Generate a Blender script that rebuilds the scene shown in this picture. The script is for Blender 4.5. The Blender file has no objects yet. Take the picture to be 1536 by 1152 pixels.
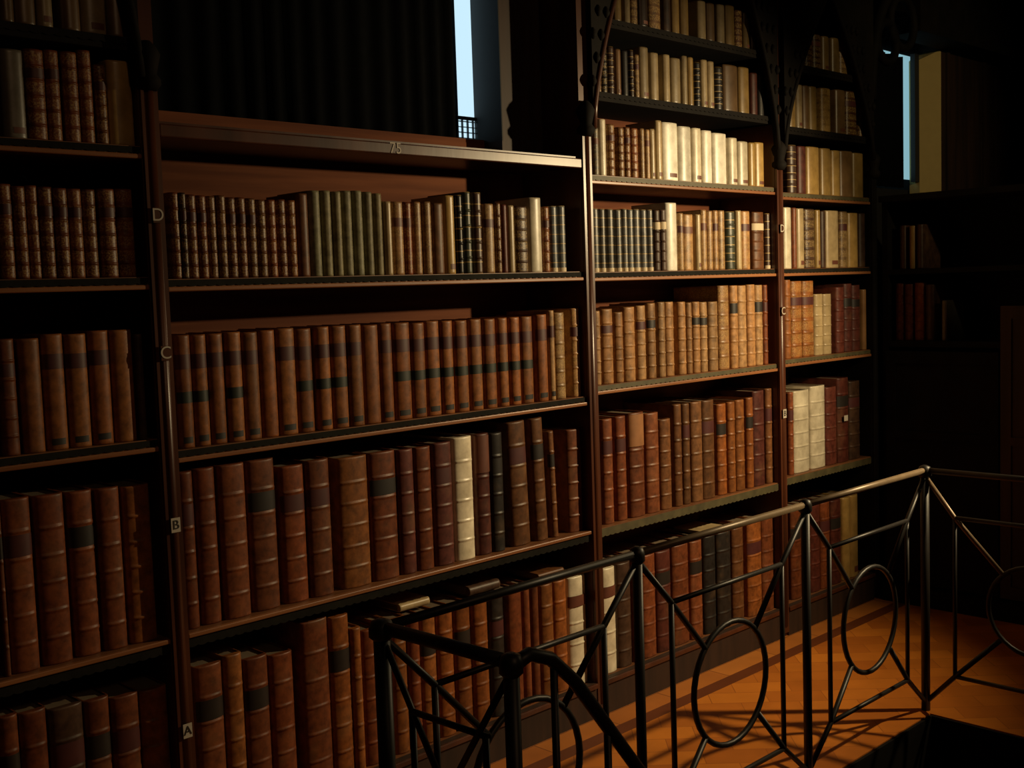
import bpy, math, random
from mathutils import Matrix, Vector
random.seed(7)
S = bpy.context.scene
COL = S.collection
S.view_settings.view_transform = 'Standard'
S.view_settings.look = 'None'
S.view_settings.exposure = 0.0
S.view_settings.gamma = 1.0
S.view_settings.use_curve_mapping = False

# ------------------------------------------------------------------ camera
F_PX, YAW, PIT, ROL, CAM_D, CAM_H = 1720.784, math.radians(44.3959), math.radians(4.6551), math.radians(-1.9382), 2.86676, 1.65
cy, sy, cp, sp = math.cos(YAW), math.sin(YAW), math.cos(PIT), math.sin(PIT)
FW = Vector((sy * cp, cy * cp, -sp))
RT0 = Vector((cy, -sy, 0))
UP0 = RT0.cross(FW)
RT = RT0 * math.cos(ROL) + UP0 * math.sin(ROL)
UP = -RT0 * math.sin(ROL) + UP0 * math.cos(ROL)
CAM = Vector((0, -CAM_D, CAM_H))
cd = bpy.data.cameras.new('camera')
cd.sensor_width = 36.0
cd.lens = F_PX / 1536 * 36.0
cd.clip_start = 0.05
cam = bpy.data.objects.new('camera', cd)
m = Matrix.Identity(4)
for i in range(3):
    m[i][0], m[i][1], m[i][2], m[i][3] = RT[i], UP[i], -FW[i], CAM[i]
cam.matrix_world = m
COL.objects.link(cam)
S.camera = cam


def on_y(px, py, Y):
    """point of the plane y = Y that the photograph shows at (px, py)"""
    d = FW + RT * ((px - 768) / F_PX) - UP * ((py - 576) / F_PX)
    return CAM + d * ((Y - CAM.y) / d.y)


# ------------------------------------------------------------------ materials
def mat(name):
    mt = bpy.data.materials.new(name)
    mt.use_nodes = True
    nt = mt.node_tree
    return mt, nt, nt.nodes['Principled BSDF']


def N(nt, typ, **kw):
    n = nt.nodes.new(typ)
    for k, v in kw.items():
        setattr(n, k, v)
    return n


def wood(name, c1, c2, rough, scale=(1, 14, 14), bump=0.15, spec=0.5):
    mt, nt, b = mat(name)
    tc = N(nt, 'ShaderNodeTexCoord')
    mp = N(nt, 'ShaderNodeMapping')
    mp.inputs['Scale'].default_value = scale
    nz = N(nt, 'ShaderNodeTexNoise')
    nz.inputs['Scale'].default_value = 3.0
    nz.inputs['Detail'].default_value = 6
    rp = N(nt, 'ShaderNodeValToRGB')
    rp.color_ramp.elements[0].position = .35
    rp.color_ramp.elements[1].position = .7
    rp.color_ramp.elements[0].color = (*c1, 1)
    rp.color_ramp.elements[1].color = (*c2, 1)
    bp = N(nt, 'ShaderNodeBump')
    bp.inputs['Strength'].default_value = bump
    bp.inputs['Distance'].default_value = .004
    L = nt.links.new
    L(tc.outputs['Object'], mp.inputs['Vector']); L(mp.outputs[0], nz.inputs['Vector'])
    L(nz.outputs['Fac'], rp.inputs[0]); L(rp.outputs[0], b.inputs['Base Color'])
    L(nz.outputs['Fac'], bp.inputs['Height']); L(bp.outputs[0], b.inputs['Normal'])
    b.inputs['Roughness'].default_value = rough
    b.inputs['Specular IOR Level'].default_value = spec
    return mt


def leather(name, kind):
    """one binding material per kind; each book's own colour comes from the object colour"""
    mt, nt, b = mat(name)
    L = nt.links.new
    tc = N(nt, 'ShaderNodeTexCoord')
    oi = N(nt, 'ShaderNodeObjectInfo')
    off = N(nt, 'ShaderNodeVectorMath', operation='ADD')
    L(tc.outputs['Object'], off.inputs[0]); L(oi.outputs['Random'], off.inputs[1])
    nz = N(nt, 'ShaderNodeTexNoise')
    nz.inputs['Scale'].default_value = 34 if kind != 'vellum' else 14
    nz.inputs['Detail'].default_value = 5
    nz.inputs['Roughness'].default_value = .65
    L(off.outputs[0], nz.inputs['Vector'])
    rp = N(nt, 'ShaderNodeValToRGB')
    e = rp.color_ramp.elements
    lo = .45 if kind != 'vellum' else .58
    e[0].position, e[1].position = .3, .72
    e[0].color = (lo, lo * .96, lo * .9, 1)
    e[1].color = (1.25, 1.25, 1.25, 1) if kind != 'vellum' else (1.06, 1.06, 1.06, 1)
    L(nz.outputs['Fac'], rp.inputs[0])
    mx = N(nt, 'ShaderNodeMix', data_type='RGBA', blend_type='MULTIPLY')
    mx.inputs[0].default_value = 1
    L(oi.outputs['Color'], mx.inputs[6]); L(rp.outputs[0], mx.inputs[7])
    col = mx.outputs[2]
    sep = N(nt, 'ShaderNodeSeparateXYZ')
    L(tc.outputs['Generated'], sep.inputs[0])
    if kind in ('gilt', 'lines'):
        wv = N(nt, 'ShaderNodeMath', operation='MULTIPLY')
        wv.inputs[1].default_value = 6.0 if kind == 'gilt' else 7.0
        L(sep.outputs['Z'], wv.inputs[0])
        fr = N(nt, 'ShaderNodeMath', operation='FRACT')
        L(wv.outputs[0], fr.inputs[0])
        ce = N(nt, 'ShaderNodeMath', operation='SUBTRACT')
        ce.inputs[1].default_value = .5
        L(fr.outputs[0], ce.inputs[0])
        ab = N(nt, 'ShaderNodeMath', operation='ABSOLUTE')
        L(ce.outputs[0], ab.inputs[0])
        gz = N(nt, 'ShaderNodeTexNoise')
        gz.inputs['Scale'].default_value = 240
        gz.inputs['Detail'].default_value = 2
        L(off.outputs[0], gz.inputs['Vector'])
        g1 = N(nt, 'ShaderNodeMapRange')
        g1.inputs[1].default_value, g1.inputs[2].default_value = (.46, .6) if kind == 'gilt' else (.5, .62)
        L(gz.outputs['Fac'], g1.inputs[0])
        g2 = N(nt, 'ShaderNodeMapRange')
        if kind == 'gilt':      # tooling fills the compartments
            g2.inputs[1].default_value, g2.inputs[2].default_value = .40, .30
        else:                   # double gold rules
            g2.inputs[1].default_value, g2.inputs[2].default_value = .44, .47
        L(ab.outputs[0], g2.inputs[0])
        gm = N(nt, 'ShaderNodeMath', operation='MULTIPLY')
        if kind == 'gilt':
            L(g1.outputs[0], gm.inputs[0])
        else:
            gm.inputs[0].default_value = .8
        L(g2.outputs[0], gm.inputs[1])
        gs = N(nt, 'ShaderNodeMath', operation='MULTIPLY')
        gs.inputs[1].default_value = .42 if kind == 'gilt' else .9
        L(gm.outputs[0], gs.inputs[0])
        m2 = N(nt, 'ShaderNodeMix', data_type='RGBA')
        L(gs.outputs[0], m2.inputs[0]); L(col, m2.inputs[6])
        m2.inputs[7].default_value = (.62, .42, .15, 1)
        col = m2.outputs[2]
    if kind == 'worn':          # dusty scuffed patches of the old calf
        wz = N(nt, 'ShaderNodeTexNoise')
        wz.inputs['Scale'].default_value = 9
        wz.inputs['Detail'].default_value = 7
        L(off.outputs[0], wz.inputs['Vector'])
        wm = N(nt, 'ShaderNodeMapRange')
        wm.inputs[1].default_value, wm.inputs[2].default_value = .56, .74
        wm.inputs[4].default_value = .18
        L(wz.outputs['Fac'], wm.inputs[0])
        m2 = N(nt, 'ShaderNodeMix', data_type='RGBA')
        L(wm.outputs[0], m2.inputs[0]); L(col, m2.inputs[6])
        m2.inputs[7].default_value = (.36, .2, .09, 1)
        col = m2.outputs[2]
    L(col, b.inputs['Base Color'])
    bp = N(nt, 'ShaderNodeBump')
    bp.inputs['Strength'].default_value = .25
    bp.inputs['Distance'].default_value = .002
    L(nz.outputs['Fac'], bp.inputs['Height']); L(bp.outputs[0], b.inputs['Normal'])
    b.inputs['Roughness'].default_value = {'vellum': .36, 'gilt': .42, 'lines': .4, 'worn': .47}.get(kind, .5)
    b.inputs['Specular IOR Level'].default_value = {'worn': .36, 'paper': .3, 'gilt': .42}.get(kind, .5)
    return mt


def plain(name, c, rough=.6, metal=0.0, spec=.5, noise=0.0):
    mt, nt, b = mat(name)
    b.inputs['Roughness'].default_value = rough
    b.inputs['Metallic'].default_value = metal
    b.inputs['Specular IOR Level'].default_value = spec
    tc = N(nt, 'ShaderNodeTexCoord')
    nz = N(nt, 'ShaderNodeTexNoise')
    nz.inputs['Scale'].default_value = 25
    rp = N(nt, 'ShaderNodeValToRGB')
    k = noise
    rp.color_ramp.elements[0].color = (*[v * (1 - k) for v in c], 1)
    rp.color_ramp.elements[1].color = (*[v * (1 + k) for v in c], 1)
    nt.links.new(tc.outputs['Object'], nz.inputs['Vector'])
    nt.links.new(nz.outputs['Fac'], rp.inputs[0])
    nt.links.new(rp.outputs[0], b.inputs['Base Color'])
    return mt


def emis(name, c, s):
    mt, nt, b = mat(name)
    b.inputs['Base Color'].default_value = (.1, .12, .13, 1)
    b.inputs['Emission Color'].default_value = (*c, 1)
    b.inputs['Emission Strength'].default_value = s
    return mt


M = {}
M['case'] = wood('dark_stained_oak', (.05, .015, .007), (.11, .034, .015), .34, (3, 3, .6))
M['shelf'] = wood('shelf_oak', (.13, .05, .02), (.26, .105, .04), .42, (.7, 10, 10))
M['lip'] = wood('shelf_lip_oak', (.22, .08, .03), (.36, .145, .055), .38, (.7, 10, 10))
M['back'] = wood('back_board_pine', (.11, .032, .013), (.21, .068, .027), .75, (.5, 5, 9), .15, .15)
M['black_wood'] = wood('dark_shaded_oak', (.003, .002, .0015), (.009, .006, .004), .8, (3, 3, 3), .15, .2)  # dark oak, colour lowered to near-black for the shade on the arches
M['panel'] = wood('wall_panelling', (.018, .008, .004), (.045, .019, .009), .65, (6, 6, .6))
M['fringe'] = plain('olive_leather_fringe', (.075, .062, .026), .6, noise=.6)
M['fringe_dark'] = plain('blackened_leather_fringe', (.012, .011, .008), .8, spec=.12, noise=.6)
M['worn'] = leather('calf_binding', 'worn')
M['gilt'] = leather('gilt_binding', 'gilt')
M['lines'] = leather('ruled_binding', 'lines')
M['vellum'] = leather('vellum_binding', 'vellum')
M['paper'] = leather('paper_binding', 'paper')
M['page'] = plain('dusty_page_edges', (.16, .115, .07), .8, noise=.3)
M['lab_red'] = plain('dark_red_label', (.075, .018, .016), .5, noise=.3)
M['lab_green'] = plain('dark_green_label', (.012, .017, .010), .5, noise=.4)
M['lab_brown'] = plain('brown_label', (.14, .045, .025), .5, noise=.3)
M['lab_pale'] = plain('pale_label', (.62, .5, .33), .6, noise=.15)
M['lab_black'] = plain('inked_number_square', (.018, .013, .01), .5, noise=.3)
M['lab_orange'] = plain('orange_label', (.32, .14, .055), .5, noise=.3)
M['iron'] = plain('dark_wrought_iron', (.016, .013, .011), .45, metal=.1, noise=.3)
M['rail'] = plain('lamplit_rail', (.24, .17, .10), .42, metal=.2, noise=.25)  # lamplight painted as a pale tone on the rails and one bar
M['curtain'] = plain('black_velvet', (.0045, .005, .006), .95, spec=.05, noise=.3)
M['lace'] = plain('window_lead', (.02, .022, .025), .6)
M['cream'] = plain('cream_painted_plaster', (.55, .40, .15), .8, noise=.08)
M['jamb'] = plain('grey_plaster', (.035, .036, .036), .85, noise=.1)
M['wall'] = plain('dark_wall', (.008, .006, .005), .9, noise=.2)
M['ink'] = plain('black_letter_ink', (.02, .015, .012), .6)
M['white'] = plain('painted_letter_white', (.5, .44, .36), .6)
M['day1'] = emis('daylight_through_glass', (.60, .86, 1.0), 1.0)
M['day2'] = emis('daylight_through_old_glass', (.38, .74, .86), .58)

# parquet floor with a border along the bookcase
mt, nt, b = mat('oak_parquet')
L = nt.links.new
tc = N(nt, 'ShaderNodeTexCoord')
mp = N(nt, 'ShaderNodeMapping'); mp.inputs['Rotation'].default_value = (0, 0, math.radians(45))
L(tc.outputs['Object'], mp.inputs['Vector'])
bk = N(nt, 'ShaderNodeTexBrick')
bk.inputs['Scale'].default_value = 2.2
bk.inputs['Mortar Size'].default_value = .004
bk.inputs['Color1'].default_value = (.74, .245, .026, 1)
bk.inputs['Color2'].default_value = (.52, .15, .017, 1)
bk.inputs['Mortar'].default_value = (.42, .12, .016, 1)
L(mp.outputs[0], bk.inputs['Vector'])
bb = N(nt, 'ShaderNodeTexBrick')
bb.inputs['Scale'].default_value = 1.4
bb.inputs['Mortar Size'].default_value = .003
bb.inputs['Color1'].default_value = (.62, .22, .04, 1)
bb.inputs['Color2'].default_value = (.5, .16, .028, 1)
bb.inputs['Mortar'].default_value = (.2, .06, .015, 1)
L(tc.outputs['Object'], bb.inputs['Vector'])
sx = N(nt, 'ShaderNodeSeparateXYZ'); L(tc.outputs['Object'], sx.inputs[0])
g1 = N(nt, 'ShaderNodeMath', operation='GREATER_THAN'); g1.inputs[1].default_value = -.17; L(sx.outputs['Y'], g1.inputs[0])
g2 = N(nt, 'ShaderNodeMath', operation='GREATER_THAN'); g2.inputs[1].default_value = -.105; L(sx.outputs['Y'], g2.inputs[0])
ma = N(nt, 'ShaderNodeMix', data_type='RGBA'); L(g1.outputs[0], ma.inputs[0]); L(bk.outputs['Color'], ma.inputs[6])
ma.inputs[7].default_value = (.17, .045, .012, 1)
mb_ = N(nt, 'ShaderNodeMix', data_type='RGBA'); L(g2.outputs[0], mb_.inputs[0]); L(ma.outputs[2], mb_.inputs[6]); L(bb.outputs['Color'], mb_.inputs[7])
nz = N(nt, 'ShaderNodeTexNoise'); nz.inputs['Scale'].default_value = 6; nz.inputs['Detail'].default_value = 5
L(tc.outputs['Object'], nz.inputs['Vector'])
rp = N(nt, 'ShaderNodeValToRGB'); rp.color_ramp.elements[0].color = (.65, .62, .6, 1); rp.color_ramp.elements[1].color = (1.15, 1.15, 1.15, 1)
L(nz.outputs['Fac'], rp.inputs[0])
mm = N(nt, 'ShaderNodeMix', data_type='RGBA', blend_type='MULTIPLY'); mm.inputs[0].default_value = 1
L(mb_.outputs[2], mm.inputs[6]); L(rp.outputs[0], mm.inputs[7]); L(mm.outputs[2], b.inputs['Base Color'])
b.inputs['Roughness'].default_value = .42
M['parquet'] = mt


# ------------------------------------------------------------------ mesh helpers
class MB:
    def __init__(s):
        s.v, s.f, s.sm = [], [], []

    def add(s, vs, fs, smooth=False):
        o = len(s.v)
        s.v += [tuple(v) for v in vs]
        s.f += [tuple(i + o for i in f) for f in fs]
        s.sm += [smooth] * len(fs)
        return s

    def box(s, x0, x1, y0, y1, z0, z1):
        vs = [(x, y, z) for z in (z0, z1) for y in (y0, y1) for x in (x0, x1)]
        return s.add(vs, [(0, 2, 3, 1), (4, 5, 7, 6), (0, 1, 5, 4), (2, 6, 7, 3), (0, 4, 6, 2), (1, 3, 7, 5)])

    def tube(s, pts, r, n=10, closed=False):
        pts = [Vector(p) for p in pts]
        k = len(pts)
        rings = []
        prev = None
        for i, p in enumerate(pts):
            if closed:
                t = (pts[(i + 1) % k] - pts[i - 1]).normalized()
            else:
                t = (pts[min(i + 1, k - 1)] - pts[max(i - 1, 0)]).normalized()
            a = Vector((0, 0, 1)) if abs(t.z) < .9 else Vector((1, 0, 0))
            if prev is not None:
                a = prev
            u = (a - t * a.dot(t)).normalized()
            prev = u
            w = t.cross(u)
            rr = r[i] if isinstance(r, (list, tuple)) else r
            rings.append([p + (u * math.cos(2 * math.pi * j / n) + w * math.sin(2 * math.pi * j / n)) * rr for j in range(n)])
        vs = [v for g in rings for v in g]
        fs = []
        for i in range(k if closed else k - 1):
            i2 = (i + 1) % k
            for j in range(n):
                fs.append((i * n + j, i * n + (j + 1) % n, i2 * n + (j + 1) % n, i2 * n + j))
        s.add(vs, fs, True)
        if not closed:
            o = len(s.v) - len(vs)
            s.f.append(tuple(o + j for j in range(n - 1, -1, -1))); s.sm.append(False)
            s.f.append(tuple(o + (k - 1) * n + j for j in range(n))); s.sm.append(False)
        return s

    def lathe(s, cx, cyy, prof, n=16):
        """prof: list of (radius, z)"""
        vs = [(cx + r * math.cos(2 * math.pi * j / n), cyy + r * math.sin(2 * math.pi * j / n), z) for r, z in prof for j in range(n)]
        fs = [(i * n + j, i * n + (j + 1) % n, (i + 1) * n + (j + 1) % n, (i + 1) * n + j) for i in range(len(prof) - 1) for j in range(n)]
        s.add(vs, fs, True)
        o = len(s.v) - len(vs)
        s.f.append(tuple(o + j for j in range(n - 1, -1, -1))); s.sm.append(False)
        s.f.append(tuple(o + (len(prof) - 1) * n + j for j in range(n))); s.sm.append(False)
        return s

    def prism_y(s, poly, y0, y1):
        """polygon in x,z extruded along y"""
        n = len(poly)
        vs = [(x, y0, z) for x, z in poly] + [(x, y1, z) for x, z in poly]
        fs = [tuple(range(n)), tuple(range(2 * n - 1, n - 1, -1))] + [(i, i + n, (i + 1) % n + n, (i + 1) % n) for i in range(n)]
        return s.add(vs, fs)

    def build(s, name, material, parent=None, bevel=0):
        me = bpy.data.meshes.new(name)
        me.from_pydata(s.v, [], s.f)
        me.polygons.foreach_set('use_smooth', s.sm)
        me.materials.append(material)
        me.update()
        o = bpy.data.objects.new(name, me)
        COL.objects.link(o)
        if parent is not None:
            o.parent = parent
        if bevel:
            md = o.modifiers.new('bevel', 'BEVEL')
            md.width = bevel; md.segments = 2; md.limit_method = 'ANGLE'
        return o


def thing(name, label, cat, loc=(0, 0, 0), group=None):
    o = bpy.data.objects.new(name, None)
    o.location = loc
    COL.objects.link(o)
    tag(o, label, cat, group)
    return o


def tag(o, label, cat, group=None):
    o['label'] = label
    o['category'] = cat
    if group:
        o['group'] = group
    return o


def struct(o):
    o['kind'] = 'structure'
    return o


# ------------------------------------------------------------------ room shell
WALL_Y = .345          # wall plane behind the bookcase
PAN_Y = .19            # face of the wall beside the windows
hx0, hx1, hy0, hy1 = 1.53, 4.06, -1.78, -.925
mb = MB()
for x0, x1, y0, y1 in ((-1.2, hx0, -4.6, WALL_Y), (hx0, hx1, hy1, WALL_Y), (hx0, hx1, -4.6, hy0), (hx1, 9.0, -4.6, WALL_Y)):
    mb.box(x0, x1, y0, y1, -.22, 0)
struct(mb.build('floor', M['parquet']))
struct(MB().box(-1.2, 9.0, -8.2, 1.2, 5.9, 6.0).build('ceiling', M['wall']))
struct(MB().box(-1.2, 9.0, -8.2, 1.2, -3.1, -3.0).build('floor_lower', M['wall']))
struct(MB().box(-1.3, -1.2, -8.2, 1.2, -3.0, 5.9).build('wall_left', M['wall']))
struct(MB().box(9.0, 9.1, -8.2, 1.2, -3.0, 5.9).build('wall_right', M['wall']))
struct(MB().box(-1.2, 9.0, -8.3, -8.2, -3.0, 5.9).build('wall_front', M['wall']))
# back wall with two window openings (window bay and the far bay)
W1, W2 = (1.56, 2.985), (5.45, 6.555)
SILL, HEAD1, HEAD2 = 2.20, 3.5, 2.93
mb = MB()
mb.box(-1.2, 9.0, WALL_Y, 1.2, -3.0, 0)
mb.box(-1.2, 9.0, WALL_Y, 1.2, 0, 2.16)
for x0, x1 in ((-1.2, W1[0]), (W1[1], W2[0]), (W2[1], 9.0)):
    mb.box(x0, x1, WALL_Y, 1.2, 2.16, 5.9)
mb.box(W1[0], W1[1], WALL_Y, 1.2, HEAD1, 5.9)
mb.box(W2[0], W2[1], WALL_Y, 1.2, HEAD2, 5.9)
struct(mb.build('wall_back', M['wall']))
# panelled pier between window and tall bay, and the far panelled wall
struct(MB().box(W1[1], 3.20, PAN_Y, WALL_Y, 2.16, 3.9).build('wall_pier', M['panel']))
struct(MB().box(5.435, W2[0], PAN_Y, WALL_Y, 2.16, 3.9).build('wall_far_pier', M['wall']))
mb = MB().box(W2[1], 9.0, PAN_Y, WALL_Y, 0, 3.9)
for k in range(5):
    xx = W2[1] + .06 + k * .5
    mb.box(xx, xx + .04, PAN_Y - .012, PAN_Y, 2.0, 3.8)
struct(mb.build('wall_far', M['panel']))
struct(MB().box(W2[1] - .6, 9.0, .02, PAN_Y, 2.955, 3.5).build('trim_shading', M['black_wood']))  # pelmet added to shade the wall above the far window
# windows
wo = thing('window_1', 'tall window behind the black curtain, a bright strip of daylight at its right edge', 'window', (2.3, .36, SILL))
struct(wo)


def child(mbld, name, material, parent, **k):
    """mesh given in world coordinates, parented to an Empty that is not rotated"""
    ox = parent.matrix_world.translation if False else parent.location
    mbld.v = [(x - ox.x, y - ox.y, z - ox.z) for x, y, z in mbld.v]
    return mbld.build(name, material, parent, **k)


PANE = .335
child(MB().box(W1[0], W1[1], PANE, PANE + .006, SILL + .01, HEAD1), 'window_pane', M['day1'], wo)
mb = MB().box(W1[1] - .11, W1[1], PANE - .012, PANE - .002, 2.288, 2.30)
for k in range(4):
    zz = SILL + .02 + k * .02
    mb.box(W1[1] - .11, W1[1], PANE - .012 - .003 * (k % 2), PANE - .004, zz, zz + .0022)
for k in range(4):
    xx = W1[1] - .1 + k * .027
    mb.box(xx, xx + .0025, PANE - .014, PANE - .004, SILL + .01, 2.29)
child(mb, 'window_lattice', M['lace'], wo)
child(MB().box(W1[1] - .001, W1[1] + .004, PAN_Y - .001, PANE + .006, SILL, HEAD1), 'window_jamb', M['jamb'], wo)
w2 = thing('window_2', 'narrow far window with a pale blue pane and a cream splayed jamb', 'window', (6.0, .36, SILL))
struct(w2)
child(MB().box(W2[0], W2[1], PANE, PANE + .006, SILL + .02, HEAD2), 'window_pane', M['day2'], w2)
mb = MB().box(6.402, 6.453, .272, .30, SILL, HEAD2)
child(mb, 'window_frame', M['lace'], w2)
# splayed cream jamb, its head sloping with the arch
pts = [(6.455, .272), (6.5535, .187), (6.5535, .334), (6.455, .334)]
tops = [2.90, 2.955, 2.955, 2.90]
vs = [(x, y, 2.13) for x, y in pts] + [(x, y, t) for (x, y), t in zip(pts, tops)]
child(MB().add(vs, [(3, 2, 1, 0), (4, 5, 6, 7)] + [(k, (k + 1) % 4, (k + 1) % 4 + 4, k + 4) for k in range(4)]), 'window_jamb', M['cream'], w2)


# black curtains
def curtain(name, label, x0, x1, y, z0, z1, amp=.018, per=.085):
    mb = MB()
    n = int((x1 - x0) / .012)
    vs = []
    for side in (0, 1):
        for i in range(n + 1):
            x = x0 + (x1 - x0) * i / n
            yy = y + amp * math.sin(2 * math.pi * x / per + 1.3 * math.sin(x * 9)) + side * .004
            vs += [(x, yy, z0), (x, yy, z1)]
    k = 2 * (n + 1)
    fs = []
    for i in range(n):
        a = 2 * i
        fs += [(a, a + 2, a + 3, a + 1), (k + a, k + a + 1, k + a + 3, k + a + 2), (a, k + a, k + a + 2, a + 2), (a + 1, a + 3, k + a + 3, k + a + 1)]
    fs += [(0, 1, k + 1, k), (2 * n, k + 2 * n, k + 2 * n + 1, 2 * n + 1)]
    mb.add(vs, fs, True)
    o = mb.build(name, M['curtain'])
    return tag(o, label, 'curtain')


curtain('curtain', 'black curtain hanging in heavy folds over the tall window', W1[0] + .01, 2.898, .318, 2.166, HEAD1 - .02, .011)
curtain('curtain', 'black curtain covering most of the small far window', W2[0] + .01, 6.335, .318, 2.166, HEAD2 - .02, .011)

# ------------------------------------------------------------------ the bookcase
UW = .052
UR = [.20, 1.524, 3.264, 4.565, 5.43]       # right edge of each upright's face
FRONT, BACK = .018, .325
SH = {'s5': .137, 's4': .702 + .034, 's3': 1.252 + .034, 's2': 1.684 + .034, 's1': 2.047 + .034, 's0': 2.371 + .034, 'sm': 2.648 + .034}
case = thing('bookcase', 'dark oak bookcase of tall bays with open shelves along the whole wall', 'bookcase', (0, 0, 0))
TOPS = [3.5, 2.30, 3.5, 3.5, 3.5]
for i, xr in enumerate(UR):
    top = [3.5, 3.5, 3.5, 3.5, 3.5][i]
    mb = MB().box(xr - UW, xr, .012, BACK, 0, top)
    up = mb.build('upright', M['case'] if i in (0, 1, 2, 3) else M['black_wood'], case)
    # moulded face: half round bead on the front, up to the capital
    zt = 2.22 if i in (1, 2) else 2.16
    mb = MB().box(xr - UW + .002, xr - .002, 0, .0125, .02, zt)
    mb.tube([(xr - UW * .5, .0095, .05), (xr - UW * .5, .0095, zt - .01)], UW * .30, 12)
    mb.build('face_moulding', M['case'] if i < 4 else M['black_wood'], up)
    # turned capital and carved leaf above it
    mb = MB().lathe(xr - UW * .5, .004, [(.022, zt - .01), (.034, zt + .006), (.034, zt + .02), (.024, zt + .034), (.03, zt + .06), (.036, zt + .085), (.026, zt + .105), (.012, zt + .12)], 14)
    mb.build('capital', M['black_wood'], up)

SHZ = {(2, 'sm'): 2.665, (2, 's0'): 2.386, (2, 's1'): 2.073, (2, 's2'): 1.708, (2, 's3'): 1.277, (2, 's4'): .728,
       (3, 'sm'): 2.644, (3, 's0'): 2.355, (3, 's1'): 2.054, (3, 's2'): 1.707, (3, 's3'): 1.290, (3, 's4'): .741,
       (0, 's0'): 2.346, (0, 's1'): 2.065, (0, 's2'): 1.719, (0, 's3'): 1.282, (0, 's4'): .729,
       (1, 's2'): 1.712, (1, 's3'): 1.243, (1, 's4'): .730}


def shelf_z(bay, r):
    return SHZ.get((bay, r), SH[r])


SHELF_ROWS = {0: ('s4', 's3', 's2', 's1', 's0'), 1: ('s4', 's3', 's2'), 2: ('s4', 's3', 's2', 's1', 's0', 'sm'), 3: ('s4', 's3', 's2', 's1', 's0', 'sm')}
TH = .034
for bay, rows in SHELF_ROWS.items():
    x0, x1 = UR[bay], UR[bay + 1] - UW
    for r in rows:
        z = shelf_z(bay, r)
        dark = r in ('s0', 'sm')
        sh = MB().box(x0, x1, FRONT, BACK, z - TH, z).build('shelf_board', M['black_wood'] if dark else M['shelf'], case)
        if r == 's4' and bay < 2:
            MB().box(x0 + .001, x1 - .001, FRONT - .012, FRONT - .0002, z - .013, z + .0002).build('lip_moulding', M['lip'], sh, bevel=.003)  # bright strip added to stand for the lit shelf top
        if r in ('s2', 's3', 's1'):
            MB().box(x0 + .001, x1 - .001, FRONT - .010, FRONT - .0002, z - TH, z - TH + .013).build('lip_moulding', M['lip'], sh, bevel=.003)
        # scalloped leather dust fringe tacked along the front edge
        zt, zb = z - .002, z - TH + .013
        if r in ('s4',):
            zt, zb = (z - .0135, z - TH - .008) if bay < 2 else (z - .004, z - TH - .002)
        n = max(4, int((x1 - x0) / .03))
        poly = [(x0 + .002, zt)]
        for k in range(n):
            a = x0 + .002 + (x1 - x0 - .004) * k / n
            w = (x1 - x0 - .004) / n
            poly += [(a, zb + .004), (a + w * .25, zb + .001), (a + w * .5, zb), (a + w * .75, zb + .001)]
        poly += [(x1 - .002, zb + .004), (x1 - .002, zt)]
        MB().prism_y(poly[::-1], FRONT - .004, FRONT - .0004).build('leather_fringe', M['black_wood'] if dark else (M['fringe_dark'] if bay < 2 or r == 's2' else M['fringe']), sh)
    # bottom board and plinth
    MB().box(x0, x1, .03, BACK, .112, SH['s5']).build('shelf_board', M['shelf'], case)
    pl = MB().box(x0, x1, .004, .03, 0, .137).build('plinth', M['panel'], case)
    MB().box(x0, x1, -.006, .004, .118, .137).build('plinth_moulding', M['case'], pl, bevel=.003)
    top = 2.16 if bay == 1 else 3.5
    MB().box(x0, x1, BACK - .008, BACK + .006, .13, top).build('back_panel', M['back'] if bay < 3 else M['panel'], case)
# top board of the low window bay, and the upstand below the window
x0, x1 = UR[1], UR[2] - UW
tb = MB().box(x0, x1, .02, BACK + .01, 2.098, 2.136).build('top_board', M['case'], case)
MB().box(x0, x1, .004, .02, 2.092, 2.128).build('front_moulding', M['case'], tb, bevel=.004)
MB().box(x0, x1, .285, .300, 2.136, 2.212).build('upstand', M['back'], tb)


def letter(ch, size, x, y, z, material, parent, name='letter'):
    cu = bpy.data.curves.new(name, 'FONT')
    cu.body = ch
    cu.size = size
    cu.extrude = .0006
    cu.align_x = 'CENTER'; cu.align_y = 'CENTER'
    cu.materials.append(material)
    tmp = bpy.data.objects.new(name, cu)
    me = bpy.data.meshes.new_from_object(tmp)
    bpy.data.objects.remove(tmp)
    me.materials.clear()
    me.materials.append(material)
    o = bpy.data.objects.new(name, me)
    o.location = (x, y, z)
    o.rotation_euler = (math.radians(90), 0, 0)
    COL.objects.link(o)
    o.parent = parent
    return o


letter('75', .05, 2.33, .0028, 2.110, M['white'], tb, 'painted_number')
# letter plates on the uprights
for ui, plates in ((1, (('A', 282, 1096), ('B', 262, 788), ('C', 247, 530), ('D', 237, 323))), (3, (('B', 1174, 621), ('C', 1173, 467), ('D', 1169, 343)))):
    for ch, px, py in plates:
        p = on_y(px, py, -.008)
        xc = UR[ui] - UW / 2
        plain_c = ch in 'CD'
        pl = MB().box(xc - .0135, xc + .0135, -.0085, -.0065, p.z - .02, p.z + .02).build('letter_plate', M['case'] if plain_c else M['white'], case)
        letter(ch, .048 if plain_c else .036, xc, -.0093, p.z, M['white'] if plain_c else M['ink'], pl)

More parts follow.
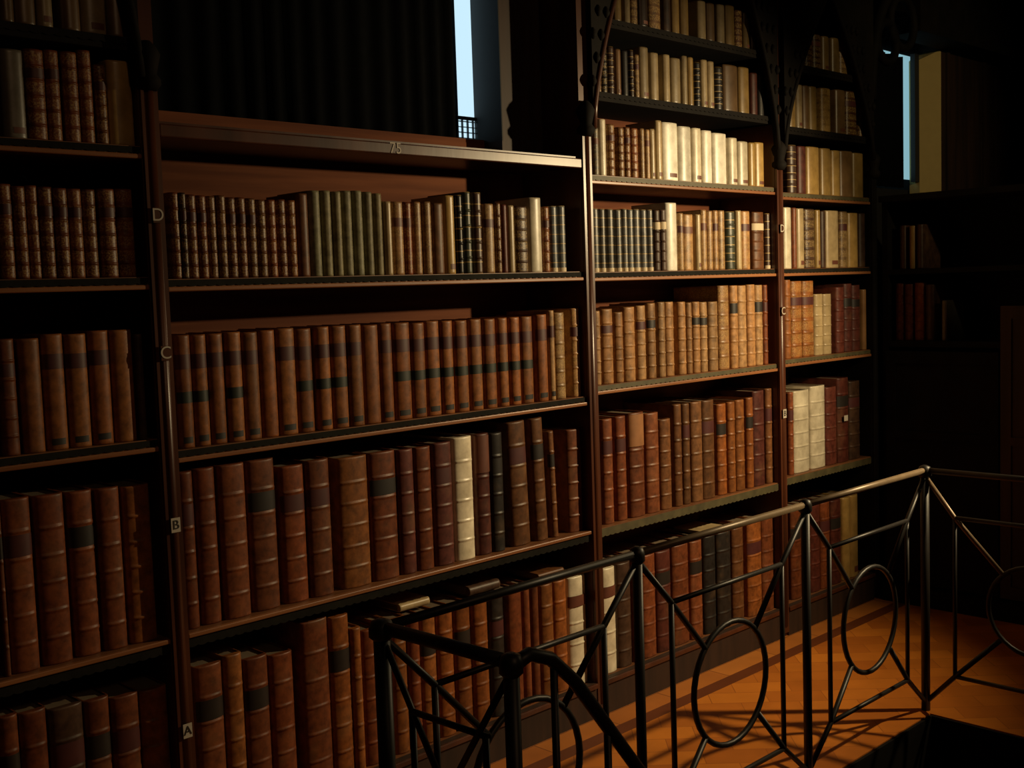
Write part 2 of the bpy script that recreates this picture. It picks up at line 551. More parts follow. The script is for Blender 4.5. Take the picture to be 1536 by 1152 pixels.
# arched carved frames over the tall bays
def arch(bay, k, side=(1, 1), z0=2.24, z1=3.45):
    x0, x1 = UR[bay], UR[bay + 1] - UW
    half = (x1 - x0) / 2
    fr = None
    for sgn in (0, 1):
        if not side[sgn]:
            continue
        poly = []
        for i in range(15):
            z = z0 + (z1 - z0) * i / 14
            ins = min(k * (max(z - z0, 0)) ** 1.5, half)
            poly.append((x0 + ins if sgn == 0 else x1 - ins, z))
        xe = x0 if sgn == 0 else x1
        poly.append((xe, z1))
        poly.append((xe, z0))
        if sgn == 0:
            poly = poly[::-1]
        o = MB().prism_y(poly, -.014, .012).build('arched_frame', M['black_wood'], case)
        # carved beads and leaf knobs along the curve
        mb = MB()
        edge = []
        for i in range(15):
            z = z0 + (z1 - z0) * i / 14
            ins = min(k * (max(z - z0, 0)) ** 1.5, half)
            edge.append((x0 + ins if sgn == 0 else x1 - ins, -.012, z))
        mb.tube(edge, .012, 8)
        mb.build('bead', M['case'] if (bay, sgn) in ((2, 0),) else M['black_wood'], o)  # browner oak paints the lit edge on the tall bay's left bead
        mb = MB()
        for i in range(1, 8):
            x, y, z = edge[i]
            d = 1 if sgn == 0 else -1
            for q in range(1 + i // 3):
                xx = x - d * (.028 + q * .045)
                if (xx - x0) * (xx - x1) < 0:
                    mb.lathe(xx, -.014, [(.004, z - .02), (.013, z - .008), (.015, z), (.011, z + .012), (.004, z + .022)], 8)
        if mb.v:
            mb.build('carved_leaves', M['black_wood'], o)


arch(2, .40)
arch(3, .60)
arch(0, .25, (0, 1))
mb = MB()
for x0, x1 in ((UR[0] - UW, UR[1]), (UR[2] - UW, UR[4])):
    mb.box(x0, x1, -.03, .335, 3.5, 3.56)
    mb.box(x0, x1, -.05, .335, 3.56, 3.6)
mb.build('cornice', M['black_wood'], case)
# pierced scroll bracket at the far end of the bookcase, daylight shows through its holes
brk = MB()
X0 = 5.346
c = [(5.47 + .36 * (1 - math.cos(t)), .05, 2.55 + .62 * math.sin(t)) for t in [i * math.pi / 2 / 14 for i in range(15)]]
brk.tube(c, .028, 10)
brk.tube([(5.47 + .17 + .1 * math.cos(t), .05, 2.86 + .1 * math.sin(t)) for t in [i * math.pi * 2 / 20 for i in range(20)]], .022, 8, True)
brk.tube([(5.47 + .34 + .13 * math.cos(t), .05, 2.98 + .13 * math.sin(t)) for t in [i * math.pi * 2 / 20 for i in range(20)]], .022, 8, True)
brk.tube([(5.47, .05, 3.15), (5.95, .05, 3.17)], .05, 8)
brk.build('carved_bracket', M['black_wood'], case)

# ------------------------------------------------------------------ books
C = {  # colour key -> (linear colour, words)
    'rb': ((.20, .054, .017), 'red-brown'), 'br': ((.17, .066, .022), 'brown'), 'tb': ((.38, .20, .08), 'tan'),
    'or': ((.30, .098, .022), 'orange-brown'), 'dr': ((.12, .03, .02), 'dark red'), 'db': ((.075, .036, .02), 'dark brown'),
    'bk': ((.024, .02, .018), 'black'), 'nv': ((.15, .155, .155), 'slate-blue'), 'gn': ((.05, .062, .042), 'dark green'),
    'ol': ((.27, .25, .14), 'olive'), 'cr': ((.82, .73, .55), 'cream'), 'oc': ((.46, .29, .09), 'ochre'),
    'yt': ((.52, .39, .21), 'yellowish'), 'gy': ((.2, .175, .135), 'grey'), 'wt': ((.9, .85, .73), 'ivory'),
    'dt': ((.26, .15, .065), 'dull tan'),
}
# style -> (material, bands, words)
ST = {'b': ('worn', 5, 'ribbed leather'), 'g': ('gilt', 5, 'gilt leather'), 'v': ('vellum', 0, 'vellum'), 'V': ('vellum', 5, 'ribbed vellum'),
      'p': ('worn', 0, 'labelled leather'), 'q': ('worn', 0, 'twice-labelled leather'), 's': ('worn', 0, 'smooth leather'),
      'o': ('paper', 0, 'paper-bound'), 'n': ('lines', 0, 'pale-footed'), 'k': ('lines', 4, 'gold-ruled'),
      't': ('gilt', 0, 'gilt calf'), 'w': ('worn', 5, 'two-tone leather'), 'h': ('vellum', 4, 'brown-labelled vellum'),
      'l': ('worn', 5, 'pale-labelled ribbed leather')}
ORD = ['', 'first', 'second', 'third', 'fourth', 'fifth', 'sixth', 'seventh', 'eighth', 'ninth', 'tenth', 'eleventh', 'twelfth', 'thirteenth', 'fourteenth', 'fifteenth',
       'sixteenth', 'seventeenth', 'eighteenth', 'nineteenth', 'twentieth', 'twenty-first', 'twenty-second', 'twenty-third', 'twenty-fourth', 'twenty-fifth']
BAYN = ['leftmost bay', 'window bay', 'tall middle bay', 'narrow right bay']
SHN = {'s5': 'bottom shelf', 's4': 'second shelf up', 's3': 'third shelf up', 's2': 'fourth shelf up', 's1': 'fifth shelf up', 's0': 'sixth shelf up', 'sm': 'seventh shelf up'}
NEXT = {'s5': 's4', 's4': 's3', 's3': 's2', 's2': 's1', 's1': 's0', 's0': 'sm', 'sm': None}

# rows: (bay, shelf, mid y at two x, default tops (xA, yA, xB, yB), books "x0 x1 style colour [top] [/lean]")
ROWS = [
 (0, 's0', (0, 10, 200, 15), (0, -95, 200, -85), "-2 22 v dt;22 55 v dt;55 80 v yt;92 121 v dt;121 160 v yt;160 193 v dt"),
 (0, 's1', (0, 140, 200, 150), (0, 72, 200, 78), "3 40 v gy;40 70 g rb;70 92 g rb;96 120 g rb;120 141 g rb;143 161 g br 96;163 201 v oc 90"),
 (0, 's2', (0, 345, 200, 350), (0, 276, 203, 285), "-2 22 g rb;22 42 g rb;42 60 g rb;61 83 g rb;83 105 g rb;105 126 g rb;126 147 g rb;151 177 g rb;177 203 g rb"),
 (0, 's3', (0, 590, 200, 575), (0, 508, 203, 492), "-2 27 b rb;31 65 s or 506;66 100 p or;101 135 p or;136 168 p or;169 203 s or;205 217 s db 500"),
 (0, 's4', (0, 880, 220, 845), (0, 748, 232, 724), "-2 8 b rb;10 54 b rb;57 104 b rb;107 147 b rb;150 187 b rb;190 232 b or"),
 (0, 's5', (0, 1110, 250, 1090), (0, 1077, 258, 1028), "-2 30 b rb;30 73 b rb;75 128 b db;129 168 b rb;169 212 b rb;213 258 b or"),
 (1, 's2', (250, 352, 860, 360), (257, 288, 446, 301),
  "257 271 g rb;271 281 g db;281 297 g rb;297 312 g rb;312 326 g br;326 341 g br;341 356 g rb;356 371 g rb;371 386 g br;386 401 g br;401 416 g rb;416 431 g rb;431 446 g or;"
  "447 465 s br 290;466 484 o ol 286;484 500 o ol 284;500 515 o ol 286;515 531 o ol 287;531 547 o ol 286;547 562 o ol 286;562 576 o ol 289;577 589 v yt 301;590 607 t tb 302;607 619 t rb 304;"
  "620 634 t tb 302;634 649 t tb 302;650 667 s br 305;668 684 v oc 292;685 695 k bk 292;696 709 k gn 288;711 725 k db 288;727 743 t tb 306;744 752 g br 303;753 761 s dr 305;762 773 v yt 308;"
  "774 793 g db 309;795 814 v cr 295;815 825 g rb 309;826 837 n nv 308;838 850 n nv 308"),
 (1, 's3', (265, 585, 870, 535), (266, 502, 801, 473),
  "266 290 q or;290 314 q or;314 339 p or;341 366 q or;366 391 p or;391 417 s or;417 446 p or;446 471 q or;476 498 q or;499 523 q or;524 546 p or;546 571 s or;571 591 p or;593 618 q or;619 640 q or;"
  "640 662 q or;663 682 q or;684 704 q or;706 725 q or;727 746 q or;748 764 q or;766 782 q or;783 801 q or;806 823 p or;824 833 p tb 465;833 849 g tb 468;858 873 g tb 463"),
 (1, 's4', (280, 830, 870, 720), (272, 707, 499, 690),
  "272 296 b rb;298 329 b rb 702;333 374 b rb 695;376 418 b rb 688;424 461 b rb 698;464 499 b rb 690;510 556 b or 683;558 598 b rb 678;600 624 b dr 674;625 650 b rb 669;653 681 b dr 664;683 712 V cr 654;"
  "716 737 w dr 651;738 757 b bk 649;765 794 b br 631 /1.7;800 820 b br 628 /1.9;824 835 b br 645 /1.9;852 877 b rb 644"),
 (1, 's5', (290, 1080, 880, 930), (590, 928, 880, 862),
  "296 338 b rb 996;339 368 b or 982;369 406 b rb 984;408 443 b rb 978;455 497 b rb 930;498 528 b or 922;529 545 b or 942;545 570 b rb 944;572 588 b or;590 612 b or;614 632 b rb;633 656 b or;658 682 b or;684 708 b or;"
  "711 734 b or;737 758 b bk;763 785 s rb;785 797 s rb;797 810 s rb;812 832 b or;832 852 b or;854 881 h cr"),
 (2, 'sm', (920, 12, 1140, 55), (920, -48, 1140, 24),
  "921 933 v oc;936 946 v yt;946 957 t tb;958 973 v db;974 992 t tb;995 1007 s db;1008 1020 v oc;1021 1034 v oc;1047 1060 v yt 0;1060 1073 v dt 3;1076 1088 v yt 5;1089 1103 v oc 8;1103 1114 t br 15;1115 1125 v oc 19;1126 1140 v dt 20"),
 (2, 's0', (895, 105, 1146, 145), (895, 66, 1146, 112),
  "895 901 t tb;902 911 g bk;912 922 k db;923 932 v tb 73;933 943 s bk;944 951 k db;952 959 t tb 82;960 974 v yt 70;976 989 v yt 79;995 1006 v yt 81;1007 1022 v yt 86;1023 1032 v yt 84;1032 1041 v oc 86;1043 1051 k bk;"
  "1052 1062 v yt 89;1062 1072 v yt 92;1074 1085 k bk;1086 1108 v dt 98;1109 1125 v oc 101;1126 1137 s dr 108;1138 1147 s bk"),
 (2, 's1', (890, 220, 1147, 245), (890, 185, 1147, 212),
  "890 898 t gy 191;899 910 v cr 178;912 923 g br 186;927 937 g br;937 946 g br;947 958 g rb 191;960 967 t dt 193;967 975 t tb 194;975 983 v yt 192;984 994 v yt 180;995 1018 v wt 184;1019 1038 v wt 189;1039 1053 v cr 192;"
  "1054 1069 v wt 195;1070 1091 v wt 199;1094 1107 v cr 207;1108 1123 v cr 211;1124 1133 v oc 213;1133 1147 v oc 213"),
 (2, 's2', (890, 360, 1157, 360), (889, 313, 1157, 317),
  "889 899 n nv;900 909 n nv;911 922 n nv;924 933 n nv;934 942 n nv;942 951 n nv;951 961 n nv;962 971 n nv;972 980 n nv;981 991 l db;991 1000 l db;1000 1017 v wt 304;1018 1026 t tb 320;1026 1041 t tb 320;1044 1052 v yt 321;"
  "1052 1061 t tb 314;1061 1070 t tb;1070 1078 t tb;1078 1088 t tb;1091 1104 k gn;1105 1113 v yt;1113 1126 t tb;1130 1147 l br;1149 1157 n db 320"),
 (2, 's3', (891, 520, 1151, 490), (891, 466, 1064, 452),
  "891 902 b tb;904 921 b tb 464;923 936 b tb 467;936 954 b tb 459;956 970 b tb 457;972 985 b tb 455;988 999 b tb 453;999 1012 b tb 453;1018 1030 b tb 453;1030 1039 b tb 453;1040 1051 b tb 453;1051 1062 b tb 452;1064 1078 b tb 452;1079 1095 g tb 428;"
  "1097 1108 b tb 427;1108 1121 b tb 427;1122 1134 b tb 427;1134 1145 b tb 427;1145 1152 b rb 428"),
 (2, 's4', (905, 705, 1165, 655), (905, 629, 1165, 582),
  "905 921 b rb 629;925 941 b rb 625;945 968 w rb 618;970 990 b rb 620;991 1008 b br 628;1012 1024 b br 607;1025 1036 b br 606;1038 1055 b br 602;1055 1073 b br 601;1077 1091 b or 605;1093 1104 b or 602;1105 1118 b or 600;1121 1131 b or 597;"
  "1131 1148 b dr 586;1150 1165 b br 583"),
 (2, 's5', (905, 930, 1165, 850), (902, 855, 1166, 773),
  "904 925 h cr;927 948 b db;950 962 b rb;964 985 b rb;986 1008 b dr;1010 1035 b rb;1037 1055 b rb;1057 1075 b bk;1077 1098 b bk;1100 1117 b br;1123 1144 b or;1144 1166 b rb"),
 (3, 'sm', (1207, 80, 1294, 95), (1207, 47, 1294, 64), "1208 1220 t br;1220 1232 t br;1232 1244 v oc;1248 1260 v oc;1260 1272 t tb;1272 1284 v dt;1284 1295 t br"),
 (3, 's0', (1183, 155, 1297, 175), (1183, 124, 1297, 140), "1183 1194 v oc;1194 1204 v yt;1204 1214 v dt;1214 1226 v oc;1232 1247 t oc;1254 1269 v dt;1270 1286 t br;1289 1298 t br"),
 (3, 's1', (1183, 250, 1295, 260), (1183, 216, 1295, 230), "1184 1196 k db;1197 1210 s dr;1211 1230 v oc;1232 1247 v oc;1247 1261 v oc;1261 1280 v dt;1280 1296 v oc"),
 (3, 's2', (1176, 357, 1304, 362), (1176, 311, 1304, 320), "1176 1188 v cr 310;1189 1195 s rb;1196 1207 v yt;1208 1223 g db;1224 1231 v oc;1231 1239 s db;1240 1259 v yt;1261 1272 t dt;1273 1288 v oc;1289 1304 s db"),
 (3, 's3', (1177, 480, 1305, 475), (1177, 420, 1222, 422), "1178 1187 b or;1188 1204 g or;1205 1222 g or;1223 1235 V yt 440;1235 1248 V yt 440;1255 1267 b dr 430;1267 1279 b dr 426;1279 1291 b dr 427;1294 1305 v tb 434"),
 (3, 's4', (1183, 650, 1290, 630), (1183, 587, 1290, 575), "1184 1191 b rb 588;1192 1215 V cr 585;1217 1239 V cr 578;1240 1256 b dr 580;1257 1274 b dr 566;1275 1291 b db 572"),
 (3, 's5', (1188, 830, 1287, 810), (1188, 766, 1287, 742), "1188 1203 b rb;1203 1217 b rb;1217 1231 b dr;1232 1246 b rb;1248 1263 b dr;1265 1276 v oc;1276 1288 v oc"),
]


def arc_pts(w, e, n=8):
    out = []
    for i in range(n + 1):
        t = math.pi * i / n
        out.append((w / 2 * math.cos(t), e - e * math.sin(t)))
    return out


def make_book(w, h, d, style, colkey, label, group, loc, lean=0.0, detail=True, row_tone=1.0):
    mname, nb, _ = ST[style]
    col = C[colkey][0]
    jit = random.uniform(.72, 1.2) * row_tone
    hue = random.uniform(-.1, .1)
    col = (col[0], col[1] * (1 + hue), col[2] * (1 + 2 * hue)) if mname != 'vellum' else col
    root = thing('book', label, 'book', loc, group)
    if lean:
        root.rotation_euler = (0, -math.radians(lean), 0)
    t = min(.0035, w * .12)
    e = min(.42 * w, .016) if style not in 'onk' else min(.5 * w, .022)
    base = arc_pts(w, e)
    n = len(base)
    lv = [(0, -.0012), (.004, 0), (.008, 0)]
    if nb:
        zs = [h * (i + 1) / (nb + 1) * .97 + random.uniform(-.002, .002) for i in range(nb)]
        bh = max(.0028, min(.005, h * .011))
        o = .003 if mname in ('worn', 'vellum') else .002
        for z in zs:
            lv += [(z - bh * 2, 0), (z - bh, 0), (z - bh * .5, o), (z + bh * .5, o), (z + bh, 0), (z + bh * 2, 0)]
    else:
        zs = []
        lv += [(h * .5, 0)]
    lv += [(h - .009, 0), (h - .005, 0), (h, -.0015)]
    vs, fs, sm = [], [], []
    for z, o in lv:
        vs.append((w / 2, d, z))
        for (x, y), i in zip(base, range(n)):
            a = math.pi * i / (n - 1)
            vs.append((x, y - o * math.sin(a), z))
        vs.append((-w / 2, d, z))
    k = n + 2
    for a in range(len(lv) - 1):
        for j in range(k - 1):
            fs.append((a * k + j, (a + 1) * k + j, (a + 1) * k + j + 1, a * k + j + 1)); sm.append(True)
    # inner faces of the boards
    inn = [(w / 2 - t, d), (w / 2 - t, e + .004), (-w / 2 + t, e + .004), (-w / 2 + t, d)]
    o0 = len(vs)
    for z in (0, h):
        vs += [(x, y, z) for x, y in inn]
    for j in range(3):
        fs.append((o0 + j, o0 + j + 1, o0 + 4 + j + 1, o0 + 4 + j)); sm.append(False)
    last = (len(lv) - 1) * k
    fs.append(tuple(range(0, k)) + tuple(o0 + j for j in (3, 2, 1, 0))); sm.append(False)
    fs.append(tuple(last + j for j in range(k - 1, -1, -1)) + tuple(o0 + 4 + j for j in (0, 1, 2, 3))); sm.append(False)
    fs.append((0, o0, o0 + 4, last)); sm.append(False)
    fs.append((o0 + 3, k - 1, last + k - 1, o0 + 7)); sm.append(False)
    mb = MB()
    mb.v, mb.f, mb.sm = vs, fs, sm
    b = mb.build('binding', M[mname], root)
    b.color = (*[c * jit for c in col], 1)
    MB().box(-w / 2 + t, w / 2 - t, e + .004, d - .004, .003, h - min(.006, h * .03)).build('page_block', M['page'], root)

    def patch(name, z0, z1, material, x0=0.0, x1=1.0, of=.0008, lab=None):
        pts = []
        for i in range(9):
            a = math.pi * (x0 + (x1 - x0) * (i / 8))
            a = min(max(a, .12), math.pi - .12)
            pts.append(((w / 2 + of * .3) * math.cos(a), e - (e + of) * math.sin(a)))
        mv = [(x, y, z) for z in (z0, z1) for x, y in pts]
        m2 = MB().add(mv, [(i, 9 + i, 10 + i, 1 + i) for i in range(8)], True)
        ob = m2.build(name, material, root)
        if lab:
            ob['label'] = lab
        return ob
    if style in 'pq':
        patch('title_label', h * .70, h * .83, M['lab_red'], lab='dark red title label')
        patch('number_label', h * .045, h * .10, M['lab_black'], .3, .72, lab='small inked number square')
    if style == 'q':
        patch('volume_label', h * .40, h * .50, M['lab_green'], lab='dark green volume label')
    if style == 'h':
        patch('title_label', h * .73, h * .83, M['lab_brown'], of=.0045, lab='brown title label')
    if style == 'w':
        patch('title_label', h * .68, h * .985, M['lab_orange'] if colkey == 'rb' else M['lab_brown'], of=.0042, lab='paler upper part of the spine')
    if style == 'n':
        patch('foot_label', h * .005, h * .065, M['lab_pale'], lab='pale band at the foot')
    if style == 'l':
        patch('title_label', h * .68, h * .80, M['lab_pale'], of=.003, lab='pale title label')
    if style == 't' and random.random() < .7:
        patch('title_label', h * .66, h * .78, M['lab_red'] if random.random() < .6 else M['lab_brown'], lab='darker title label')
    if style == 'g' and mname == 'gilt' and random.random() < .5:
        patch('title_label', h * .685, h * .79, M['lab_red'], of=.0025, lab='dark title label')
    if style == 'b' and detail and random.random() < .45 and h > .25:
        patch('title_label', zs[3] + .008, zs[4] - .008 if nb > 4 else h * .8, M['lab_red'] if random.random() < .5 else M['lab_black'], of=.0012, lab='darker title label')
    if style == 'v' and random.random() < .3:
        patch('number_label', h * .06, h * .13, M['lab_brown'], .25, .6, lab='small brown number label')
    return root


used = set()
nbooks = 0
for bay, sh, mid, tops, spec in ROWS:
    Y = .025 if sh not in ('s4', 's5') else .034
    items = []
    for it in spec.split(';'):
        p = it.split()
        lean = 0.0
        if p[-1].startswith('/'):
            lean = float(p.pop()[1:])
        x0, x1 = float(p[0]), float(p[1])
        top = float(p[4]) if len(p) > 4 else tops[1] + (tops[3] - tops[1]) * ((x0 + x1) / 2 - tops[0]) / (tops[2] - tops[0])
        items.append((x0, x1, p[2], p[3], top, lean))
    lim0, lim1 = UR[bay] + .002, UR[bay + 1] - UW - .002
    zb = shelf_z(bay, sh) + .0004
    nx = NEXT[sh]
    if bay == 1 and sh == 's2':
        ztop = 2.09
    elif nx is None or (bay == 0 and sh == 's0'):
        ztop = 3.3
    else:
        ztop = shelf_z(bay, nx) - TH - .006
    desc = [f'{C[c][1]} {ST[s][2]}' for _, _, s, c, _, _ in items]
    cnt, seen = {}, {}
    for q in desc:
        cnt[q] = cnt.get(q, 0) + 1
    prev_end = lim0
    for (x0, x1, s, c, top, lean), q in zip(items, desc):
        ym = mid[1] + (mid[3] - mid[1]) * ((x0 + x1) / 2 - mid[0]) / (mid[2] - mid[0])
        Yj = Y + random.uniform(0, .008)
        a = on_y(x0, ym, Yj + .006).x + .0006
        b_ = on_y(x1, ym, Yj + .006).x - .0006
        a = max(a, prev_end + .0005)
        b_ = min(b_, lim1)
        if lean:
            zt_ = on_y((x0 + x1) / 2, top, Yj).z
        if b_ - a < .008:
            print('NARROW', bay, sh, x0, b_ - a)
            a = b_ - .010
        h = on_y((x0 + x1) / 2, top, Yj).z - zb
        h = max(.1, min(h + random.uniform(-.004, .002), ztop - zb))
        w = b_ - a
        sh_off = 0.0
        if lean:
            sh_off = -math.sin(math.radians(lean)) * h * .5
            h = h / math.cos(math.radians(lean))
        prev_end = b_ - sh_off
        d = min(BACK - .016 - Yj, max(.11, h * .68))
        seen[q] = seen.get(q, 0) + 1
        where = f'{SHN[sh]}, {BAYN[bay]}'
        if cnt[q] == 1:
            lab = f'the only {q} book on the {where}'
        elif cnt[q] == 2:
            lab = f"{'left' if seen[q] == 1 else 'right'} one of two {q} books, {where}"
        elif seen[q] == cnt[q]:
            lab = f'rightmost {q} book on the {where}'
        elif seen[q] == 1:
            lab = f'leftmost {q} book on the {where}'
        else:
            lab = f'{ORD[seen[q]]} {q} book from the left, {where}'
        assert lab not in used, lab
        used.add(lab)
        rx = (a + b_) / 2 - sh_off
        zoff = math.sin(math.radians(lean)) * w / 2 if lean else 0
        make_book(w - (.004 if lean else 0), h, d, s, c, lab, f'books on the {SHN[sh]} of the {BAYN[bay]}', (rx + 0.0, Yj, zb + zoff), lean, True, {'sm': .42, 's0': .62}.get(sh, 1.0))  # bindings on the two highest rows are darker in colour
        nbooks += 1

# a few books and a parchment left lying on top of the bottom rows
def row_top(x, bay, sh='s5'):
    best = 0
    for o in COL.objects:
        if o.get('category') == 'book' and abs(o.location.x - x) < .12 and abs(o.location.z - SH[sh]) < .01:
            best = max(best, max(c[2] for c in o.children[0].bound_box) + o.location.z)
    return best


for px, Y, th, ln, wd, st, c, lab in (
        (622, .08, .026, .13, .17, 'v', 'yt', 'small yellowish vellum book lying flat on the bottom row, window bay'),
        (728, .08, .034, .15, .18, 's', 'db', 'dark brown book lying flat on the bottom row behind the railing'),
        (828, .08, .022, .14, .18, 's', 'br', 'thin brown book lying flat beside the brown-labelled vellum book'),
        (1068, .09, .012, .17, .15, 'v', 'yt', 'thin pale parchment volume lying flat on the bottom row, tall middle bay')):
    x = on_y(px, 880 if px < 900 else 790, Y).x
    zt = max(row_top(x - .05, 0), row_top(x + .05, 0))
    r = make_book(th, ln, wd, st, c, lab, 'books lying flat on the bottom rows', (x - ln / 2, Y, zt + th / 2 + .001), 0, False)
    r.rotation_euler = (0, math.radians(90), 0)
p = on_y(1267, 627, .03)
tag(MB().box(p.x - .018, p.x + .018, .022, .0235, p.z - .014, p.z + .014).build('paper_tag', M['white']), 'small white paper tag on a dark book in the narrow right bay', 'tag')
# ------------------------------------------------------------------ end cabinet
EX = 5.437
cab = thing('cabinet', 'tall dark wooden cabinet closing the far end of the parquet walkway', 'cabinet', (EX, -.85, 0))
y0, y1 = -1.62, -.012


def cchild(mbld, name, material, parent=cab, **k):
    mbld.v = [(x - EX, y + .85, z) for x, y, z in mbld.v]
    return mbld.build(name, material, parent, **k)


cchild(MB().box(EX - .05, EX + .4, y0, y1 - .03, 0, .09).box(EX + .02, EX + .4, y0, y0 + .03, .1, 2.03).box(EX + .02, EX + .4, y1 - .03, y1, .1, 2.03).box(EX + .38, EX + .4, y0, y1, .1, 2.03), 'body', M['black_wood'])
cchild(MB().box(EX + .02, EX + .38, y0 + .03, y1 - .03, 1.30, 1.33), 'shelf_board', M['black_wood'])
cchild(MB().box(EX + .02, EX + .38, y0 + .03, y1 - .03, 1.665, 1.69), 'shelf_board', M['black_wood'])
cchild(MB().box(EX - .015, EX + .4, y0 - .01, y1, 2.03, 2.06), 'top_board', M['black_wood'])
for (a, b2, za, zb2) in ((y1 - .60, y1 - .03, .1, 1.28), (y1 - 1.18, y1 - .61, .1, 1.5), (y0 + .03, y1 - 1.19, .1, 1.5)):
    dr = cchild(MB().box(EX, EX + .018, a, b2, za, zb2), 'door', M['black_wood'] if a > -.7 else M['panel'])
    fr = MB()
    for q in ((a, a + .05, za, zb2), (b2 - .05, b2, za, zb2), (a + .05, b2 - .05, za, za + .06), (a + .05, b2 - .05, zb2 - .06, zb2), (a + .05, b2 - .05, .84, .88)):
        fr.box(EX - .008, EX - .0002, *q)
    cchild(fr, 'door_frame', M['black_wood'] if a > -.7 else M['panel'], dr)
# its few visible books face the walkway
for (yc, z, w, h, s, c, lab) in (
        (-.155, 1.69, .03, .215, 'v', 'oc', 'dim ochre book on the upper shelf of the dark end cabinet'),
        (-.105, 1.69, .035, .22, 's', 'db', 'dark brown book left of the ochre one in the end cabinet'),
        (-.195, 1.69, .032, .22, 's', 'db', 'dark brown book right of the ochre one in the end cabinet'),
        (-.085, 1.33, .045, .29, 'b', 'dr', 'leftmost dark red book on the lower shelf of the end cabinet'),
        (-.135, 1.33, .045, .285, 'b', 'dr', 'second dark red book from left, lower shelf of the end cabinet'),
        (-.19, 1.33, .05, .29, 'b', 'rb', 'red-brown ribbed book on the lower shelf of the end cabinet'),
        (-.245, 1.33, .045, .28, 's', 'db', 'dark brown book on the lower shelf of the end cabinet'),
        (-.32, 1.33, .026, .2, 'v', 'gy', 'small grey book on the lower shelf of the end cabinet')):
    r = make_book(w, h, .2, s, c, lab, 'books in the end cabinet', (EX + .05, yc, z + .0004), 0, False)
    r.rotation_euler = (0, 0, -math.pi / 2)

# ------------------------------------------------------------------ railing round the stair opening
RY, RH = -.895, .925
rail = thing('railing', 'dark wrought iron railing with round rings guarding the stair opening', 'railing', (2.8, RY, 0))


def rchild(mbld, name, material=None, parent=rail):
    mbld.v = [(x - 2.8, y - RY, z) for x, y, z in mbld.v]
    return mbld.build(name, material or M['iron'], parent)


def post(x, y, r, z0=-.12):
    p = rchild(MB().tube([(x, y, z0), (x, y, RH)], r, 10), 'post')
    rchild(MB().lathe(x, y, [(r * .9, RH - .03), (r * 1.5, RH - .02), (r * 1.5, RH + .0), (r * 1.2, RH + .014), (r * .4, RH + .02)], 12), 'post_cap', None, p)


PX = [1.505, 2.385, 3.243, 4.085]
for i, x in enumerate(PX):
    post(x, RY, .019 if i in (0,) else (.0165 if i == 3 else .0145))
NEAR = (1.52, -1.285)
post(NEAR[0], NEAR[1], .0165)
post(4.085, RY - .80, .015)


def rail_bar(a, b, r=.011, name='top_rail', material=None):
    return rchild(MB().tube([a, b], r, 10), name, material)


def panel(p, q, inset, ring, inner=True, lit=False):
    """one panel between two posts: p, q are (x, y) of the posts"""
    p, q = Vector((*p, 0)), Vector((*q, 0))
    L = (q - p).length
    t = (q - p) / L

    def P(s, z):
        v = p + t * s
        return (v.x, v.y, z)
    cz, zi0, zi1 = .449, .155, .757
    zb, zt = .03, RH - .02
    r = .0092
    rchild(MB().tube([P(L / 2 + ring * math.cos(a), cz + ring * math.sin(a)) if False else P(L / 2 + ring * math.cos(a), cz + ring * 1.0 * math.sin(a)) for a in [2 * math.pi * i / 36 for i in range(36)]], r, 8, True), 'ring')
    for s0, z0 in ((0, zt), (L, zt), (0, zb), (L, zb)):
        # straight bar from the corner to the ring, aimed through the inner frame's corner
        si, zi = (inset if s0 == 0 else L - inset), (zi1 if z0 == zt else zi0)
        dx, dz = L / 2 - s0, cz - z0
        n = math.hypot(dx, dz)
        end = (L / 2 - dx / n * ring, cz - dz / n * ring)
        rchild(MB().tube([P(s0, z0), P(si, zi), P(*end)], r, 8), 'diagonal_bar', M['rail'] if lit and s0 == 0 and z0 == zt else None)  # one bar takes the pale rail colour as painted lamplight
    if inner:
        for s in (inset, L - inset):
            rchild(MB().tube([P(s, zi0), P(s, zi1)], r * .9, 8), 'inner_bar')
        for z in (zi0, zi1):
            rchild(MB().tube([P(inset, z), P(L - inset, z)], r * .9, 8), 'inner_bar')
    rchild(MB().tube([P(0, RH), P(L, RH)], .0115, 10), 'top_rail', M['iron'] if lit or p.x < 2 else M['rail'])  # dark iron where the top rail is unlit, pale where lamplit


for a, b2 in zip(PX[:-1], PX[1:]):
    panel((a, RY), (b2, RY), .145, .187)
panel((4.085, RY), (4.085, RY - .80), .115, .16, lit=True)
# short side beside the camera: only an inner frame and two diagonals
rchild(MB().tube([(1.505, RY, RH), (*NEAR, RH)], .015, 10), 'top_rail', M['iron'])
for z in (.155, .757):
    rchild(MB().tube([(1.508, RY - .09, z), (1.517, NEAR[1] + .07, z)], .0075, 8), 'inner_bar')
for yy in (RY - .09, NEAR[1] + .07):
    rchild(MB().tube([(1.51, yy, .155), (1.51, yy, .757)], .0075, 8), 'inner_bar')
rchild(MB().tube([(1.506, RY, RH - .02), (1.512, RY - .19, .60)], .0075, 8), 'diagonal_bar')
rchild(MB().tube([(1.518, NEAR[1], RH - .02), (1.512, RY - .19, .60)], .0075, 8), 'diagonal_bar')
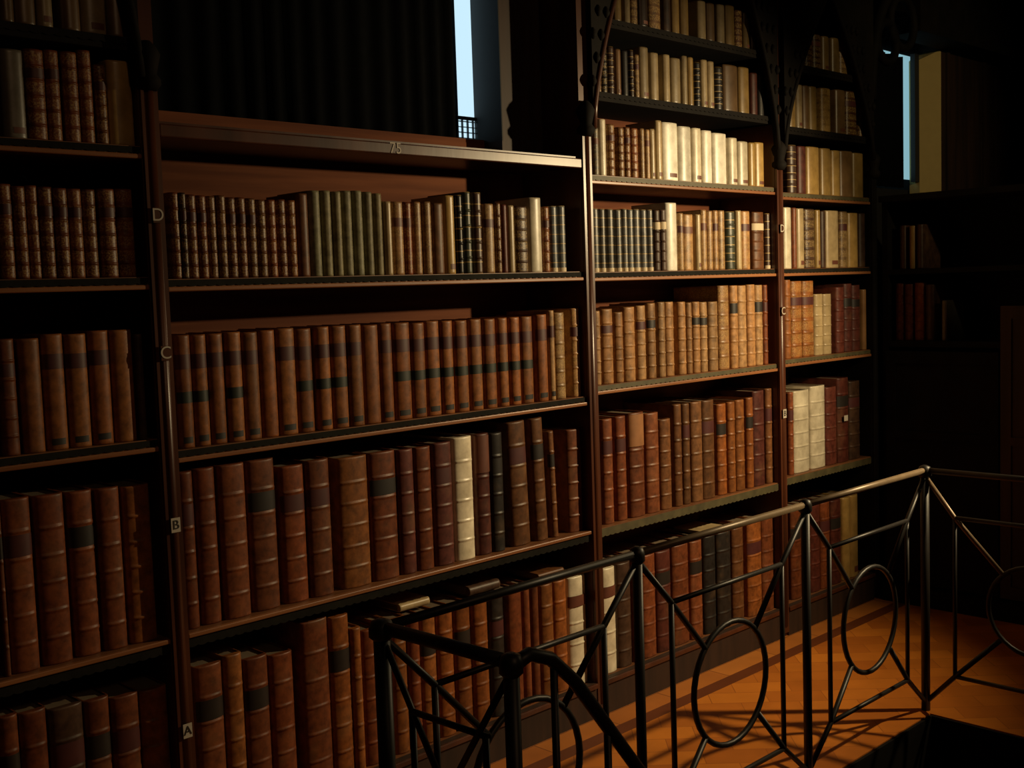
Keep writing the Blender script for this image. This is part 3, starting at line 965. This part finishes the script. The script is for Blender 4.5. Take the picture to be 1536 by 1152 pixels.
# stair handrail running down into the opening, with balusters
hp = [(NEAR[0] + .0, NEAR[1], RH - .01), (NEAR[0] + .05, NEAR[1], RH + .004), (NEAR[0] + .11, NEAR[1], RH - .02), (NEAR[0] + .18, NEAR[1], RH - .085), (1.90, NEAR[1], .585), (2.5, NEAR[1], 0.0), (3.4, NEAR[1], -.9)]
rchild(MB().tube(hp, .015, 10), 'stair_handrail')
for k in range(6):
    x = NEAR[0] + .12 + k * .16
    zt = .905 if k == 0 else .875 - (x - 1.66) * .98
    rchild(MB().tube([(x, NEAR[1], zt - .9), (x, NEAR[1], zt - .02)], .008, 8), 'baluster')
# dark fascia round the stair opening
fa = MB().box(hx0 - .0, hx1, hy1 - .012, hy1 - .0005, -.3, -.004).box(hx1 - .012, hx1 - .0005, hy0, hy1 - .012, -.3, -.004)
struct(fa.build('trim_1', M['black_wood']))

# ------------------------------------------------------------------ light
def spot(name, loc, target, watts, color, size, soft, blend=1.0):
    ld = bpy.data.lights.new(name, 'SPOT')
    ld.energy = watts
    ld.color = color
    ld.spot_size = math.radians(size)
    ld.spot_blend = blend
    ld.shadow_soft_size = soft
    o = bpy.data.objects.new(name, ld)
    o.location = loc
    o.rotation_euler = (Vector(target) - Vector(loc)).to_track_quat('-Z', 'Y').to_euler()
    COL.objects.link(o)


# lamp on the walkway side, low and to the right: the main light
spot('walkway_lamp', (4.98, -1.86, 2.23), (3.75, 0, 1.25), 308, (1.0, .76, .42), 93, .03)
# fill light added for the left bay, far behind the camera
spot('left_bay_fill', (1.6, -5.8, 4.4), (1.2, 0, 1.7), 44, (1.0, .60, .32), 80, .3)
# added spot that brightens the cream jamb and the upper narrow bay
spot('far_bay_fill', (4.3, -4.4, 3.2), (5.95, .1, 2.5), 125, (1.0, .78, .40), 31, .05, .9)

w = bpy.data.worlds.new('dim_hall')
w.use_nodes = True
w.node_tree.nodes['Background'].inputs[0].default_value = (1.0, .8, .6, 1)
w.node_tree.nodes['Background'].inputs[1].default_value = .004
S.world = w
print('books', nbooks)
